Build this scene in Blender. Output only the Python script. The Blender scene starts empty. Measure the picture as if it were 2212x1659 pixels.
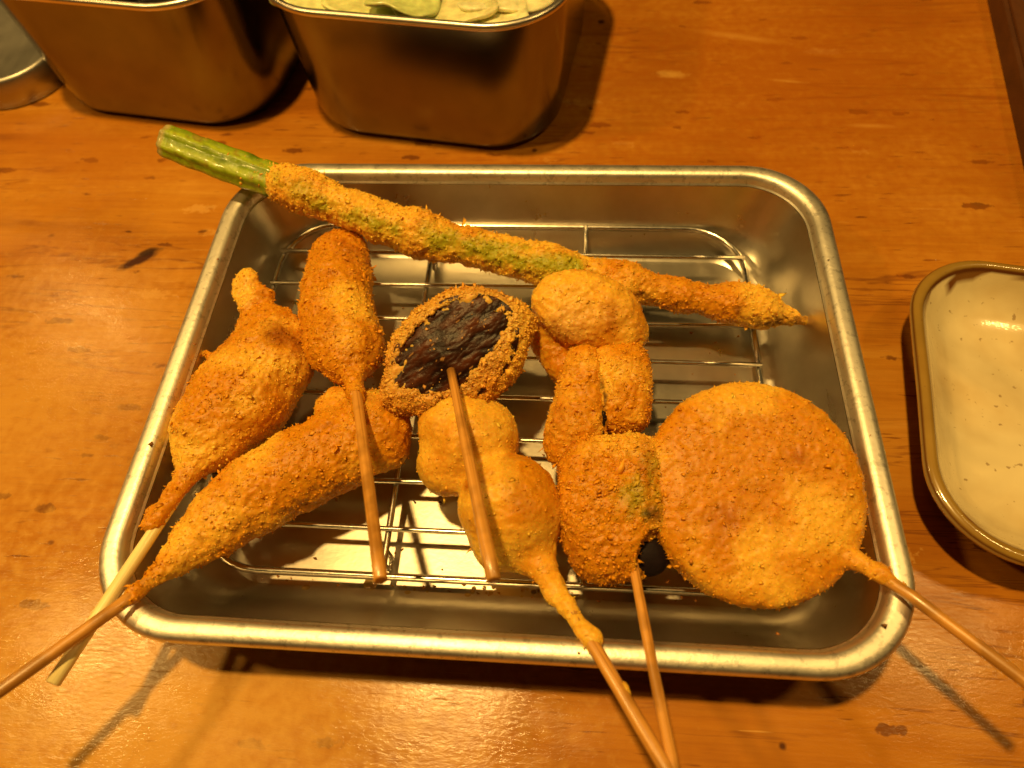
import bpy, math, random
import numpy as np
from mathutils import Vector, Matrix

random.seed(7)
RNG = np.random.default_rng(11)
S = bpy.context.scene
COL = S.collection

# ------------------------------------------------------------------ camera
CAM = np.array([0.01617, -0.10529, 0.20226])
ROT = np.array([[0.99699, 0.06032, -0.04873], [0.02836, -0.86854, -0.49480], [-0.07217, 0.49193, -0.86764]])
FPX = 1440.0                                             # focal length in units of a 2212 wide picture
cd = bpy.data.cameras.new('camera'); cam = bpy.data.objects.new('camera', cd); COL.objects.link(cam)
m = Matrix.Identity(4)
for i in range(3):
    m[i][0], m[i][1], m[i][2], m[i][3] = ROT[0][i], -ROT[1][i], -ROT[2][i], CAM[i]
cam.matrix_world = m
cd.sensor_width = 36; cd.lens = 36 * FPX / 2212; cd.clip_start = 0.01; cd.clip_end = 50
cd.dof.use_dof = True; cd.dof.focus_distance = 0.2; cd.dof.aperture_fstop = 12
S.camera = cam

# ------------------------------------------------------------------ world and lamps
w = bpy.data.worlds.new('World'); S.world = w; w.use_nodes = True
bgn = w.node_tree.nodes['Background']
bgn.inputs[0].default_value = (1.0, 0.58, 0.14, 1); bgn.inputs[1].default_value = 0.006
LAMPCOL = (1.0, 0.605, 0.17)
def lamp(x, y, z, watt, rad):
    l = bpy.data.lights.new('pendant_lamp', 'POINT'); l.energy = watt; l.color = LAMPCOL; l.shadow_soft_size = rad
    o = bpy.data.objects.new('pendant_lamp', l); COL.objects.link(o); o.location = (x, y, z)
lamp(-0.18, 0.07, 1.20, 56, 0.032)        # over the tray
lamp(0.62, 0.14, 0.95, 8, 0.05)           # to the right
lamp(-0.50, -0.03, 0.60, 6.6, 0.022)      # to the left
lamp(-0.99, 0.65, 0.95, 5.5, 0.04)          # back left
S.view_settings.view_transform = 'Standard'; S.view_settings.look = 'None'
S.view_settings.exposure = 0.0; S.view_settings.gamma = 1.0
S.cycles.use_denoising = True
S.cycles.max_bounces = 8; S.cycles.caustics_reflective = True; S.cycles.caustics_refractive = False
S.cycles.sample_clamp_indirect = 4

# ------------------------------------------------------------------ helpers
def P(px, py, zmm):
    """point of the place seen at picture position (px, py) of 2212 x 1659, at height zmm above the table"""
    z = zmm / 1000
    d = ROT.T @ np.array([(px - 1106) / FPX, (py - 829.5) / FPX, 1])
    return CAM + (z - CAM[2]) / d[2] * d
def PR(rpx, p):
    return rpx * float(ROT[2] @ (p - CAM)) / FPX

def tag(o, label=None, cat=None, group=None, kind=None):
    if label: o['label'] = label
    if cat: o['category'] = cat
    if group: o['group'] = group
    if kind: o['kind'] = kind
    return o
def empty(name, loc, label, cat, group=None):
    o = bpy.data.objects.new(name, None); COL.objects.link(o); o.location = loc; o.empty_display_size = 0.01
    return tag(o, label, cat, group)
def link(name, me, mat, parent=None, smooth=True):
    o = bpy.data.objects.new(name, me); COL.objects.link(o)
    if mat: me.materials.append(mat)
    if smooth: me.polygons.foreach_set('use_smooth', [True] * len(me.polygons))
    if parent:
        o.parent = parent
        o.matrix_parent_inverse = Matrix.Translation(parent.location).inverted()
    return o
def mesh_np(name, V, F, cols=None):
    """V (n,3); F (m,3|4) int array or list of lists"""
    me = bpy.data.meshes.new(name)
    V = np.asarray(V, np.float32)
    if isinstance(F, np.ndarray):
        k = F.shape[1]
        me.vertices.add(len(V)); me.vertices.foreach_set('co', V.ravel())
        me.loops.add(F.size); me.loops.foreach_set('vertex_index', F.ravel().astype(np.int32))
        me.polygons.add(len(F)); me.polygons.foreach_set('loop_start', np.arange(0, F.size, k, dtype=np.int32))
        me.update(calc_edges=True)
    else:
        me.from_pydata(V.tolist(), [], F)
    if cols is not None:
        a = me.color_attributes.new('col', 'FLOAT_COLOR', 'POINT')
        c = np.ones((len(V), 4), np.float32); c[:, :3] = cols
        a.data.foreach_set('color', c.ravel())
    return me

TAB = np.random.default_rng(3).random((64, 64, 64)).astype(np.float32)
def vnoise(p):
    i = np.floor(p).astype(np.int64); f = (p - i); f = f * f * (3 - 2 * f)
    i &= 63; j = (i + 1) & 63
    x0, y0, z0 = i.T; x1, y1, z1 = j.T; fx, fy, fz = f.T
    a = TAB[x0, y0, z0] * (1 - fx) + TAB[x1, y0, z0] * fx
    b = TAB[x0, y1, z0] * (1 - fx) + TAB[x1, y1, z0] * fx
    c = TAB[x0, y0, z1] * (1 - fx) + TAB[x1, y0, z1] * fx
    d = TAB[x0, y1, z1] * (1 - fx) + TAB[x1, y1, z1] * fx
    return (a * (1 - fy) + b * fy) * (1 - fz) + (c * (1 - fy) + d * fy) * fz * 1.0
def fbm(p, size_mm, oct=3, seed=0.0):
    q = p / (size_mm / 1000) + seed * 7.31 + 11.7
    s = 0; a = 1; n = 0
    for _ in range(oct):
        s = s + a * vnoise(q); n += a; a *= 0.5; q = q * 2.03 + 5.1
    return s / n * 2 - 1

def surface_nets(f, org, h):
    ins = f < 0
    nx, ny, nz = f.shape
    acc = np.zeros((nx - 1, ny - 1, nz - 1, 3), np.float32); cnt = np.zeros((nx - 1, ny - 1, nz - 1), np.float32)
    for ax in range(3):
        o1, o2 = [a for a in range(3) if a != ax]
        sl0 = [slice(None)] * 3; sl1 = [slice(None)] * 3
        sl0[ax] = slice(0, -1); sl1[ax] = slice(1, None)
        fa, fb = f[tuple(sl0)], f[tuple(sl1)]
        x = (fa < 0) != (fb < 0)
        t = np.where(x, fa / np.where(x, fa - fb, 1), 0)
        for d1 in (0, 1):
            for d2 in (0, 1):
                s = [slice(None)] * 3
                s[o1] = slice(d1, x.shape[o1] - 1 + d1); s[o2] = slice(d2, x.shape[o2] - 1 + d2)
                xx = x[tuple(s)]; tt = t[tuple(s)]
                acc[..., ax] += np.where(xx, tt, 0); acc[..., o1] += np.where(xx, d1, 0); acc[..., o2] += np.where(xx, d2, 0)
                cnt += xx
    act = cnt > 0
    idx = np.full(act.shape, -1, np.int64); idx[act] = np.arange(act.sum())
    cell = np.argwhere(act)
    V = org + (cell + acc[act] / cnt[act][:, None]) * h
    quads = []
    for ax in range(3):
        o1, o2 = [(1, 2), (2, 0), (0, 1)][ax]
        sl0 = [slice(None)] * 3; sl1 = [slice(None)] * 3
        sl0[ax] = slice(0, -1); sl1[ax] = slice(1, None)
        for a in (o1, o2):
            sl0[a] = slice(1, -1); sl1[a] = slice(1, -1)
        a, b = ins[tuple(sl0)], ins[tuple(sl1)]
        for flip, mk in ((False, a & ~b), (True, ~a & b)):
            c = np.argwhere(mk); c[:, o1] += 1; c[:, o2] += 1
            def g(d1, d2):
                q = c.copy(); q[:, o1] -= d1; q[:, o2] -= d2
                return idx[q[:, 0], q[:, 1], q[:, 2]]
            q = np.stack([g(1, 1), g(0, 1), g(0, 0), g(1, 0)], 1)
            quads.append(q[:, ::-1] if flip else q)
    return V, np.concatenate(quads)

# signed distance pieces ------------------------------------------------
def sd_chain(pts, squash=1.0):
    """pts: (px, py, z_mm, radius_px) list -> distance function; squash flattens the height"""
    A = []
    for px, py, z, r in pts:
        p = P(px, py, z); A.append((p, PR(r, p)))
    zc = A[0][0][2]
    def f(q):
        q = q.copy(); q[:, 2] /= squash
        best = None
        seg = list(zip(A[:-1], A[1:])) or [(A[0], A[0])]
        for (a, ra), (b, rb) in seg:
            a = a.copy(); b = b.copy(); a[2] /= squash; b[2] /= squash
            ab = b - a; L = max(ab @ ab, 1e-12)
            t = np.clip((q - a) @ ab / L, 0, 1)
            d = np.linalg.norm(q - a - t[:, None] * ab, axis=1) - (ra + (rb - ra) * t)
            best = d if best is None else smin(best, d, 0.002)
        return best * min(1, squash)
    lo = np.min([a - r for a, r in A], 0); hi = np.max([a + r for a, r in A], 0)
    f.box = (lo, hi)
    return f
def sd_ell(c, ax, rad, n=2.0, m=2.0):
    """superellipsoid; ax rows = unit axes, rad three radii in metres, third = thickness"""
    c = np.array(c); ax = np.array(ax, float); rad = np.array(rad, float)
    def f(q):
        l = np.abs((q - c) @ ax.T / rad)
        rho = (l[:, 0] ** m + l[:, 1] ** m) ** (1 / m)
        return ((rho ** n + l[:, 2] ** n) ** (1 / n) - 1) * rad.min()
    e = np.abs(ax.T) @ rad
    f.box = (c - e, c + e); f.axes = ax; f.c = c; f.rad = rad
    return f
def smin(a, b, k):
    h = np.clip(0.5 + 0.5 * (b - a) / k, 0, 1)
    return b + (a - b) * h - k * h * (1 - h)
def blob(fs, h=0.00038, k=0.003, extra=None, pad=0.003):
    lo = np.min([f.box[0] for f in fs], 0) - pad; hi = np.max([f.box[1] for f in fs], 0) + pad
    n = np.ceil((hi - lo) / h).astype(int) + 1
    g = np.stack(np.meshgrid(*[lo[i] + np.arange(n[i]) * h for i in range(3)], indexing='ij'), -1).reshape(-1, 3)
    d = None
    for f in fs:
        e = f(g); d = e if d is None else smin(d, e, k)
    if extra: d = extra(g, d)
    V, F = surface_nets(d.reshape(n), lo, h)
    return V, F
def normals(V, F):
    N = np.zeros_like(V)
    n = np.cross(V[F[:, 2]] - V[F[:, 0]], V[F[:, 3]] - V[F[:, 1]])
    for i in range(4): np.add.at(N, F[:, i], n)
    return N / (np.linalg.norm(N, axis=1, keepdims=True) + 1e-20)
def frame(normal, major):
    n = np.array(normal, float); n /= np.linalg.norm(n)
    u = np.array(major, float); u -= n * (u @ n); u /= np.linalg.norm(u)
    return np.array([u, np.cross(n, u), n])

# ------------------------------------------------------------------ materials
def newmat(name):
    mt = bpy.data.materials.new(name); mt.use_nodes = True
    nt = mt.node_tree; b = nt.nodes['Principled BSDF']
    return mt, nt, b
def nd(nt, t, **kw):
    n = nt.nodes.new(t)
    for k, v in kw.items():
        if k.startswith('_'): setattr(n, k[1:], v)
        else: n.inputs[k.replace('__', ' ')].default_value = v
    return n
def ramp(nt, fac, stops):
    r = nt.nodes.new('ShaderNodeValToRGB'); nt.links.new(fac, r.inputs[0])
    e = r.color_ramp.elements
    while len(e) < len(stops): e.new(0.5)
    for i, (p, c) in enumerate(stops):
        e[i].position = p; e[i].color = (*c, 1) if len(c) == 3 else c
    return r.outputs[0]
def mapping(nt, scale=(1, 1, 1), rot=(0, 0, 0), loc=(0, 0, 0)):
    g = nt.nodes.new('ShaderNodeNewGeometry'); mp = nt.nodes.new('ShaderNodeMapping'); mp.vector_type = 'TEXTURE' if False else 'POINT'
    nt.links.new(g.outputs['Position'], mp.inputs[0]); mp.inputs['Scale'].default_value = scale
    mp.inputs['Rotation'].default_value = rot; mp.inputs['Location'].default_value = loc
    return mp.outputs[0]
def noise(nt, vec, scale, detail=4, rough=0.55, dist=0.0):
    n = nd(nt, 'ShaderNodeTexNoise', Scale=scale, Detail=detail, Roughness=rough, Distortion=dist)
    nt.links.new(vec, n.inputs['Vector']); return n.outputs['Fac']
def mix(nt, fac, a, b, typ='MIX'):
    n = nt.nodes.new('ShaderNodeMix'); n.data_type = 'RGBA'; n.blend_type = typ
    for s, v in ((n.inputs[0], fac), (n.inputs[6], a), (n.inputs[7], b)):
        if hasattr(v, 'default_value') or hasattr(v, 'is_linked'): nt.links.new(v, s)
        elif isinstance(v, (int, float)): s.default_value = v
        else: s.default_value = (*v, 1)
    return n.outputs[2]
def math_(nt, op, a, b=None, c=None, clamp=False):
    n = nt.nodes.new('ShaderNodeMath'); n.operation = op; n.use_clamp = clamp
    for i, v in enumerate((a, b, c)):
        if v is None: continue
        if isinstance(v, (int, float)): n.inputs[i].default_value = v
        else: nt.links.new(v, n.inputs[i])
    return n.outputs[0]
def bump(nt, h, dist, strength=1.0, normal=None):
    n = nd(nt, 'ShaderNodeBump', Strength=strength, Distance=dist); nt.links.new(h, n.inputs['Height'])
    if normal: nt.links.new(normal, n.inputs['Normal'])
    return n.outputs[0]

def mat_food(name='fried_breading', sss=0.6):
    mt, nt, b = newmat(name)
    at = nt.nodes.new('ShaderNodeVertexColor'); at.layer_name = 'col'
    v = mapping(nt)
    n1 = noise(nt, v, 1150, 4, 0.6)
    c = mix(nt, 1.0, at.outputs[0], ramp(nt, n1, [(0.32, (0.96, 0.94, 0.9)), (0.53, (1, 1, 1)), (0.62, (1.08, 1.16, 1.6)), (0.72, (1.16, 1.32, 2.2))]), 'MULTIPLY')
    nt.links.new(c, b.inputs['Base Color'])
    b.inputs['Roughness'].default_value = 0.42; b.inputs['Specular IOR Level'].default_value = 0.26
    b.inputs['Subsurface Weight'].default_value = sss; b.inputs['Subsurface Radius'].default_value = (1, 0.4, 0.1)
    b.inputs['Subsurface Scale'].default_value = 0.0024
    nt.links.new(bump(nt, noise(nt, v, 1600, 4, 0.65), 0.00010, 0.5), b.inputs['Normal'])
    return mt
def mat_wood_table():
    mt, nt, b = newmat('varnished_pine')
    v = mapping(nt, (9, 90, 60), (0, 0, 0.10))
    vlow = mapping(nt, (3.0, 16, 10), (0, 0, 0.10))
    warp = noise(nt, vlow, 1.2, 3, 0.5, 1.0)
    grain = noise(nt, v, 1.3, 7, 0.6, 0.8)
    c = ramp(nt, grain, [(0.2, (0.34, 0.128, 0.008)), (0.45, (0.47, 0.195, 0.014)), (0.60, (0.50, 0.222, 0.020)), (0.85, (0.58, 0.29, 0.040))])
    c = mix(nt, ramp(nt, warp, [(0.35, (0, 0, 0)), (0.7, (1, 1, 1))]), c, (0.38, 0.125, 0.006))
    # dark short pores along the grain
    pv = mapping(nt, (75, 700, 500), (0, 0, 0.10))
    pore = ramp(nt, noise(nt, pv, 1.0, 2, 0.5), [(0.63, (0, 0, 0)), (0.69, (1, 1, 1))])
    area = ramp(nt, noise(nt, mapping(nt, (25, 45, 30)), 1.0, 3, 0.6), [(0.47, (0, 0, 0)), (0.58, (1, 1, 1))])
    pm = math_(nt, 'MULTIPLY', pore, area)
    c = mix(nt, math_(nt, 'MULTIPLY', pm, 0.75), c, (0.13, 0.03, 0.004))
    # long dark cracks of the grain
    cr = noise(nt, mapping(nt, (5, 75, 60), (0, 0, 0.15)), 1.0, 4, 0.55, 1.2)
    crk = ramp(nt, cr, [(0.482, (0, 0, 0)), (0.5, (1, 1, 1)), (0.518, (0, 0, 0))])
    ca = ramp(nt, noise(nt, mapping(nt, (8, 14, 8)), 1.0, 2, 0.5), [(0.46, (0, 0, 0)), (0.56, (1, 1, 1))])
    c = mix(nt, math_(nt, 'MULTIPLY', math_(nt, 'MULTIPLY', crk, ca), 0.75), c, (0.20, 0.06, 0.008))
    for rot, thr in ((1.25, .735), (0.55, .75), (2.2, .745)):
        sc = ramp(nt, noise(nt, mapping(nt, (45, 1500, 500), (0, 0, rot)), 1.0, 1, 0.5), [(thr, (0, 0, 0)), (thr + .03, (1, 1, 1))])
        ar = ramp(nt, noise(nt, mapping(nt, (30, 30, 30), (0, 0, 0), (rot, 0, 0)), 1.0, 2, 0.5), [(0.52, (0, 0, 0)), (0.6, (1, 1, 1))])
        c = mix(nt, math_(nt, 'MULTIPLY', math_(nt, 'MULTIPLY', sc, ar), 0.55), c, (0.74, 0.42, 0.10))
    blot = noise(nt, mapping(nt), 14, 5, 0.65)
    c = mix(nt, 1.0, c, ramp(nt, blot, [(0.35, (0.82, 0.76, 0.7)), (0.5, (1, 1, 1)), (0.68, (1.12, 1.2, 1.5))]), 'MULTIPLY')
    fg = noise(nt, mapping(nt, (30, 650, 500), (0, 0, 0.10)), 1.0, 4, 0.65)
    c = mix(nt, 1.0, c, ramp(nt, fg, [(0.3, (0.90, 0.86, 0.8)), (0.5, (1, 1, 1)), (0.7, (1.06, 1.09, 1.15))]), 'MULTIPLY')
    g = nt.nodes.new('ShaderNodeNewGeometry')
    wob = nd(nt, 'ShaderNodeTexNoise', Scale=260, Detail=4); nt.links.new(g.outputs['Position'], wob.inputs['Vector'])
    def mark(px, py, rx, ry, ang, col, st, soft=0.5, wobble=0.8):
        nonlocal c
        p = P(px, py, 0)
        s = nt.nodes.new('ShaderNodeVectorMath'); s.operation = 'SUBTRACT'; nt.links.new(g.outputs['Position'], s.inputs[0]); s.inputs[1].default_value = tuple(p)
        mp = nt.nodes.new('ShaderNodeMapping'); mp.vector_type = 'TEXTURE'; nt.links.new(s.outputs[0], mp.inputs[0])
        mp.inputs['Rotation'].default_value = (0, 0, ang); mp.inputs['Scale'].default_value = (rx / 1000, ry / 1000, 0.05)
        ln = nt.nodes.new('ShaderNodeVectorMath'); ln.operation = 'LENGTH'; nt.links.new(mp.outputs[0], ln.inputs[0])
        d = math_(nt, 'MULTIPLY_ADD', math_(nt, 'SUBTRACT', wob.outputs['Fac'], 0.5), wobble, ln.outputs['Value'])
        mr = nt.nodes.new('ShaderNodeMapRange'); mr.clamp = True; nt.links.new(d, mr.inputs[0])
        mr.inputs[1].default_value = 1.0; mr.inputs[2].default_value = 1.0 - soft; mr.inputs[3].default_value = 0; mr.inputs[4].default_value = st
        c = mix(nt, mr.outputs[0], c, col)
    def dots(scale, rot, size, keep, col, st, wob_):
        nonlocal c
        vo = nt.nodes.new('ShaderNodeTexVoronoi'); vo.inputs['Scale'].default_value = 1.0
        mv = mapping(nt, scale, (0, 0, rot))
        ad = nt.nodes.new('ShaderNodeVectorMath'); ad.operation = 'MULTIPLY_ADD'
        nz_ = nd(nt, 'ShaderNodeTexNoise', Scale=420, Detail=3); nt.links.new(g.outputs['Position'], nz_.inputs['Vector'])
        nt.links.new(nz_.outputs['Color'], ad.inputs[0]); ad.inputs[1].default_value = (wob_, wob_, 0); nt.links.new(mv, ad.inputs[2])
        nt.links.new(ad.outputs[0], vo.inputs['Vector'])
        sx = nt.nodes.new('ShaderNodeSeparateColor'); nt.links.new(vo.outputs['Color'], sx.inputs[0])
        rad = math_(nt, 'MULTIPLY', math_(nt, 'SUBTRACT', sx.outputs[0], keep), size / (1 - keep), clamp=True)
        mk_ = math_(nt, 'MULTIPLY', math_(nt, 'SUBTRACT', rad, vo.outputs['Distance']), 14.0, clamp=True)
        c = mix(nt, math_(nt, 'MULTIPLY', mk_, st), c, col)
    dots((55, 170, 0), 0.12, 0.34, 0.55, (0.12, 0.030, 0.004), 0.75, 0.5)
    dots((28, 34, 0), 0.4, 0.06, 0.82, (0.06, 0.013, 0.003), 0.85, 0.12)
    dots((90, 150, 0), 0.9, 0.22, 0.6, (0.18, 0.055, 0.007), 0.35, 0.5)
    dots((30, 95, 0), -0.2, 0.30, 0.72, (0.66, 0.36, 0.08), 0.5, 0.7)
    DK = (0.045, 0.008, 0.003)
    mark(1750, 150, 190, 120, 0.1, (0.34, 0.092, 0.004), 0.75, 0.9, 1.6); mark(200, 330, 80, 40, 0.1, (0.38, 0.12, 0.006), 0.5, 0.9, 1.5)  # upper-right blotch: redder wood, with the dimmer light there partly painted in
    mark(330, 1560, 120, 70, 0.1, (0.64, 0.36, 0.075), 0.75, 0.9, 1.5); mark(60, 850, 80, 70, 0.1, (0.62, 0.33, 0.06), 0.65, 0.9, 1.5)  # paler wood, with the brighter light at the left partly painted in
    mark(300, 562, 10.5, 3.0, 0.62, DK, 0.97); mark(318, 545, 5.5, 2.4, 0.5, (0.02, 0.006, 0.003), 0.9)
    mark(278, 500, 1.8, 0.7, 0, DK, 0.8); mark(437, 500, 2.4, 1.0, 0.2, DK, 0.7)
    mark(140, 550, 4, 1.4, 0.15, (0.2, 0.06, 0.01), 0.6, 0.8); mark(60, 480, 8, 2.0, -0.1, (0.22, 0.07, 0.01), 0.5, 0.9, 1.6)
    mark(1298, 47, 2.1, 2.0, 0, DK, 0.9); mark(1155, 325, 1.6, 1.4, 0, DK, 0.8); mark(1276, 234, 1.2, 1.1, 0, DK, 0.7)
    mark(1690, 1612, 1.3, 1.3, 0, DK, 0.85, 0.6); mark(1830, 1400, 2.0, 3.0, 0.3, (0.2, 0.07, 0.02), 0.6)
    mark(110, 1172, 1.4, 1.0, 0, (0.15, 0.05, 0.01), 0.7); mark(370, 1250, 1, 1, 0, DK, 0.5)
    mark(1450, 160, 9, 3.2, -0.1, (0.62, 0.33, 0.06), 0.75, 0.6, 1.4); mark(1600, 80, 26, 3.0, -0.25, (0.60, 0.30, 0.05), 0.5, 0.9, 1.6)
    mark(1880, 272, 12, 1.8, -0.05, (0.6, 0.3, 0.05), 0.5, 0.9, 1.4); mark(1700, 175, 10, 1.2, -0.15, (0.62, 0.33, 0.06), 0.5, 0.9, 1.2)
    mark(1760, 150, 5, 0.8, -0.1, (0.2, 0.06, 0.01), 0.5); mark(1330, 100, 6, 0.8, -0.2, (0.2, 0.06, 0.01), 0.5)
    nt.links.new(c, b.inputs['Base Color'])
    b.inputs['Roughness'].default_value = 0.55; b.inputs['Specular IOR Level'].default_value = 0.1
    b.inputs['Coat Weight'].default_value = 0.45; b.inputs['Coat IOR'].default_value = 1.45
    rg = ramp(nt, noise(nt, mapping(nt, (30, 60, 30)), 1.0, 4, 0.6), [(0.35, (0.06, 0.06, 0.06)), (0.65, (0.24, 0.24, 0.24))])
    nt.links.new(rg, b.inputs['Coat Roughness'])
    h1 = noise(nt, mapping(nt, (420, 1100, 500), (0, 0, 0.10)), 1.0, 4, 0.7, 0.5)
    h2 = noise(nt, mapping(nt, (40, 90, 50)), 1.0, 3, 0.5)
    hh = math_(nt, 'MULTIPLY_ADD', h2, 2.0, h1)
    hh = math_(nt, 'SUBTRACT', hh, math_(nt, 'MULTIPLY', pm, 0.8))
    nb = bump(nt, hh, 0.00009, 0.6)
    nt.links.new(nb, b.inputs['Coat Normal'])
    nt.links.new(bump(nt, h1, 0.0002, 0.4), b.inputs['Normal'])
    return mt
def mat_metal(name, rough, base=(0.62, 0.60, 0.56), streak=(300, 18, 300), amount=0.12, spots=0.0, bmp=0.00008):
    mt, nt, b = newmat(name)
    b.inputs['Metallic'].default_value = 1.0
    n = noise(nt, mapping(nt, streak), 1.0, 4, 0.6)
    big = noise(nt, mapping(nt), 55, 4, 0.6)
    c = mix(nt, ramp(nt, big, [(0.35, (0, 0, 0)), (0.65, (1, 1, 1))]), tuple(x * 0.86 for x in base), base)
    if spots:
        sp = ramp(nt, noise(nt, mapping(nt), 420, 3, 0.7), [(0.56, (0, 0, 0)), (0.64, (1, 1, 1))])
        c = mix(nt, math_(nt, 'MULTIPLY', sp, spots), c, tuple(x * 0.45 for x in base))
    nt.links.new(c, b.inputs['Base Color'])
    r = math_(nt, 'ADD', math_(nt, 'MULTIPLY', math_(nt, 'ADD', math_(nt, 'MULTIPLY', n, 0.5), math_(nt, 'MULTIPLY', big, 0.5)), amount * 2), rough - amount)
    nt.links.new(r, b.inputs['Roughness'])
    h = math_(nt, 'ADD', math_(nt, 'MULTIPLY', noise(nt, mapping(nt), 700, 3, 0.6), 0.5), math_(nt, 'MULTIPLY', noise(nt, mapping(nt), 60, 2, 0.5), 1.5))
    nt.links.new(bump(nt, h, bmp, 0.9), b.inputs['Normal'])
    return mt
def mat_stick(name, c0, c1, rough=0.35, stain=0.7):
    mt, nt, b = newmat(name)
    tc = nt.nodes.new('ShaderNodeTexCoord'); mp = nt.nodes.new('ShaderNodeMapping'); nt.links.new(tc.outputs['Object'], mp.inputs[0])
    mp.inputs['Scale'].default_value = (1500, 1500, 22)
    n = noise(nt, mp.outputs[0], 1.0, 5, 0.7)
    st = noise(nt, mapping(nt), 90, 3, 0.5)
    c = mix(nt, ramp(nt, n, [(0.3, (0, 0, 0)), (0.7, (1, 1, 1))]), c0, c1)
    c = mix(nt, math_(nt, 'MULTIPLY', ramp(nt, st, [(0.48, (0, 0, 0)), (0.62, (1, 1, 1))]), stain), c, tuple(x * 0.5 for x in c0))
    c = mix(nt, 1.0, c, ramp(nt, n, [(0.30, (0.55, 0.5, 0.45)), (0.45, (1, 1, 1)), (0.7, (1.12, 1.15, 1.2))]), 'MULTIPLY')
    nt.links.new(c, b.inputs['Base Color']); b.inputs['Roughness'].default_value = rough
    b.inputs['Coat Weight'].default_value = 0.5; b.inputs['Coat Roughness'].default_value = 0.18
    nt.links.new(bump(nt, n, 0.0002, 0.6), b.inputs['Normal'])
    return mt
def mat_ceramic():
    mt, nt, b = newmat('glazed_stoneware')
    at = nt.nodes.new('ShaderNodeVertexColor'); at.layer_name = 'col'
    v = mapping(nt)
    sp = ramp(nt, noise(nt, v, 420, 2, 0.5), [(0.68, (0, 0, 0)), (0.73, (1, 1, 1))])
    lo = ramp(nt, noise(nt, v, 22, 4, 0.6), [(0.38, (0.84, 0.76, 0.62)), (0.6, (1.04, 1.04, 1.0))])
    c = mix(nt, 1.0, at.outputs[0], lo, 'MULTIPLY')
    c = mix(nt, math_(nt, 'MULTIPLY', sp, 0.6), c, (0.2, 0.10, 0.03))
    nt.links.new(c, b.inputs['Base Color']); b.inputs['Roughness'].default_value = 0.25
    b.inputs['Coat Weight'].default_value = 1.0; b.inputs['Coat Roughness'].default_value = 0.06
    nt.links.new(bump(nt, noise(nt, v, 140, 4, 0.6), 0.0006, 0.35), b.inputs['Coat Normal'])
    return mt
def mat_vc(name, rough=0.4, spec=0.5, coat=0.0, sss=0.0, bmp=(800, 0.0002), transl=0.0):
    mt, nt, b = newmat(name)
    at = nt.nodes.new('ShaderNodeVertexColor'); at.layer_name = 'col'
    v = mapping(nt); n = noise(nt, v, bmp[0], 4, 0.6)
    c = mix(nt, 1.0, at.outputs[0], ramp(nt, n, [(0.3, (0.75, 0.75, 0.7)), (0.7, (1.2, 1.2, 1.2))]), 'MULTIPLY')
    nt.links.new(c, b.inputs['Base Color']); b.inputs['Roughness'].default_value = rough
    b.inputs['Specular IOR Level'].default_value = spec; b.inputs['Coat Weight'].default_value = coat; b.inputs['Coat Roughness'].default_value = 0.12
    if sss:
        b.inputs['Subsurface Weight'].default_value = sss; b.inputs['Subsurface Scale'].default_value = 0.003
    nt.links.new(bump(nt, n, bmp[1], 0.8), b.inputs['Normal'])
    return mt

M_FOOD = mat_food(); M_CRUMB = mat_food('fried_crumb', 0.0); M_TABLE = mat_wood_table()
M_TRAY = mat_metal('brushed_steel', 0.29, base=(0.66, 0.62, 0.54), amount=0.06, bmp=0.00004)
M_WALL = mat_metal('smooth_steel', 0.12, base=(0.30, 0.27, 0.20), amount=0.04, bmp=0.00003)  # pan walls: their dim look is put into a darker base than the floor's
M_RIM = mat_metal('worn_steel_edge', 0.46, base=(0.90, 0.86, 0.76), spots=0.5, bmp=0.00016)
M_WIRE = mat_metal('polished_steel_wire', 0.22, base=(0.68, 0.65, 0.60), amount=0.08)
M_POT = mat_metal('satin_steel', 0.21, base=(0.27, 0.255, 0.23), streak=(60, 60, 900), amount=0.05, bmp=0.00002)
M_POTRIM = mat_metal('steel_lip', 0.34, base=(0.85, 0.80, 0.72), amount=0.05)
M_STICK = mat_stick('fried_bamboo', (0.55, 0.24, 0.035), (0.68, 0.34, 0.07))
M_STICKP = mat_stick('pale_bamboo', (0.86, 0.70, 0.28), (0.95, 0.82, 0.40), 0.4, 0.12)
M_END = mat_stick('scorched_stick_end', (0.20, 0.07, 0.012), (0.32, 0.12, 0.02))
M_CER = mat_ceramic()
M_GREEN = mat_vc('asparagus_skin', 0.34, 0.4, 0.25, 0.1, (500, 0.0004))
M_MUSH = mat_vc('mushroom_skin', 0.30, 0.15, 0.0, 0.0, (1500, 0.00012))
M_LEAF = mat_vc('cabbage_leaf', 0.35, 0.5, 0.4, 0.25, (250, 0.0003))

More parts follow.
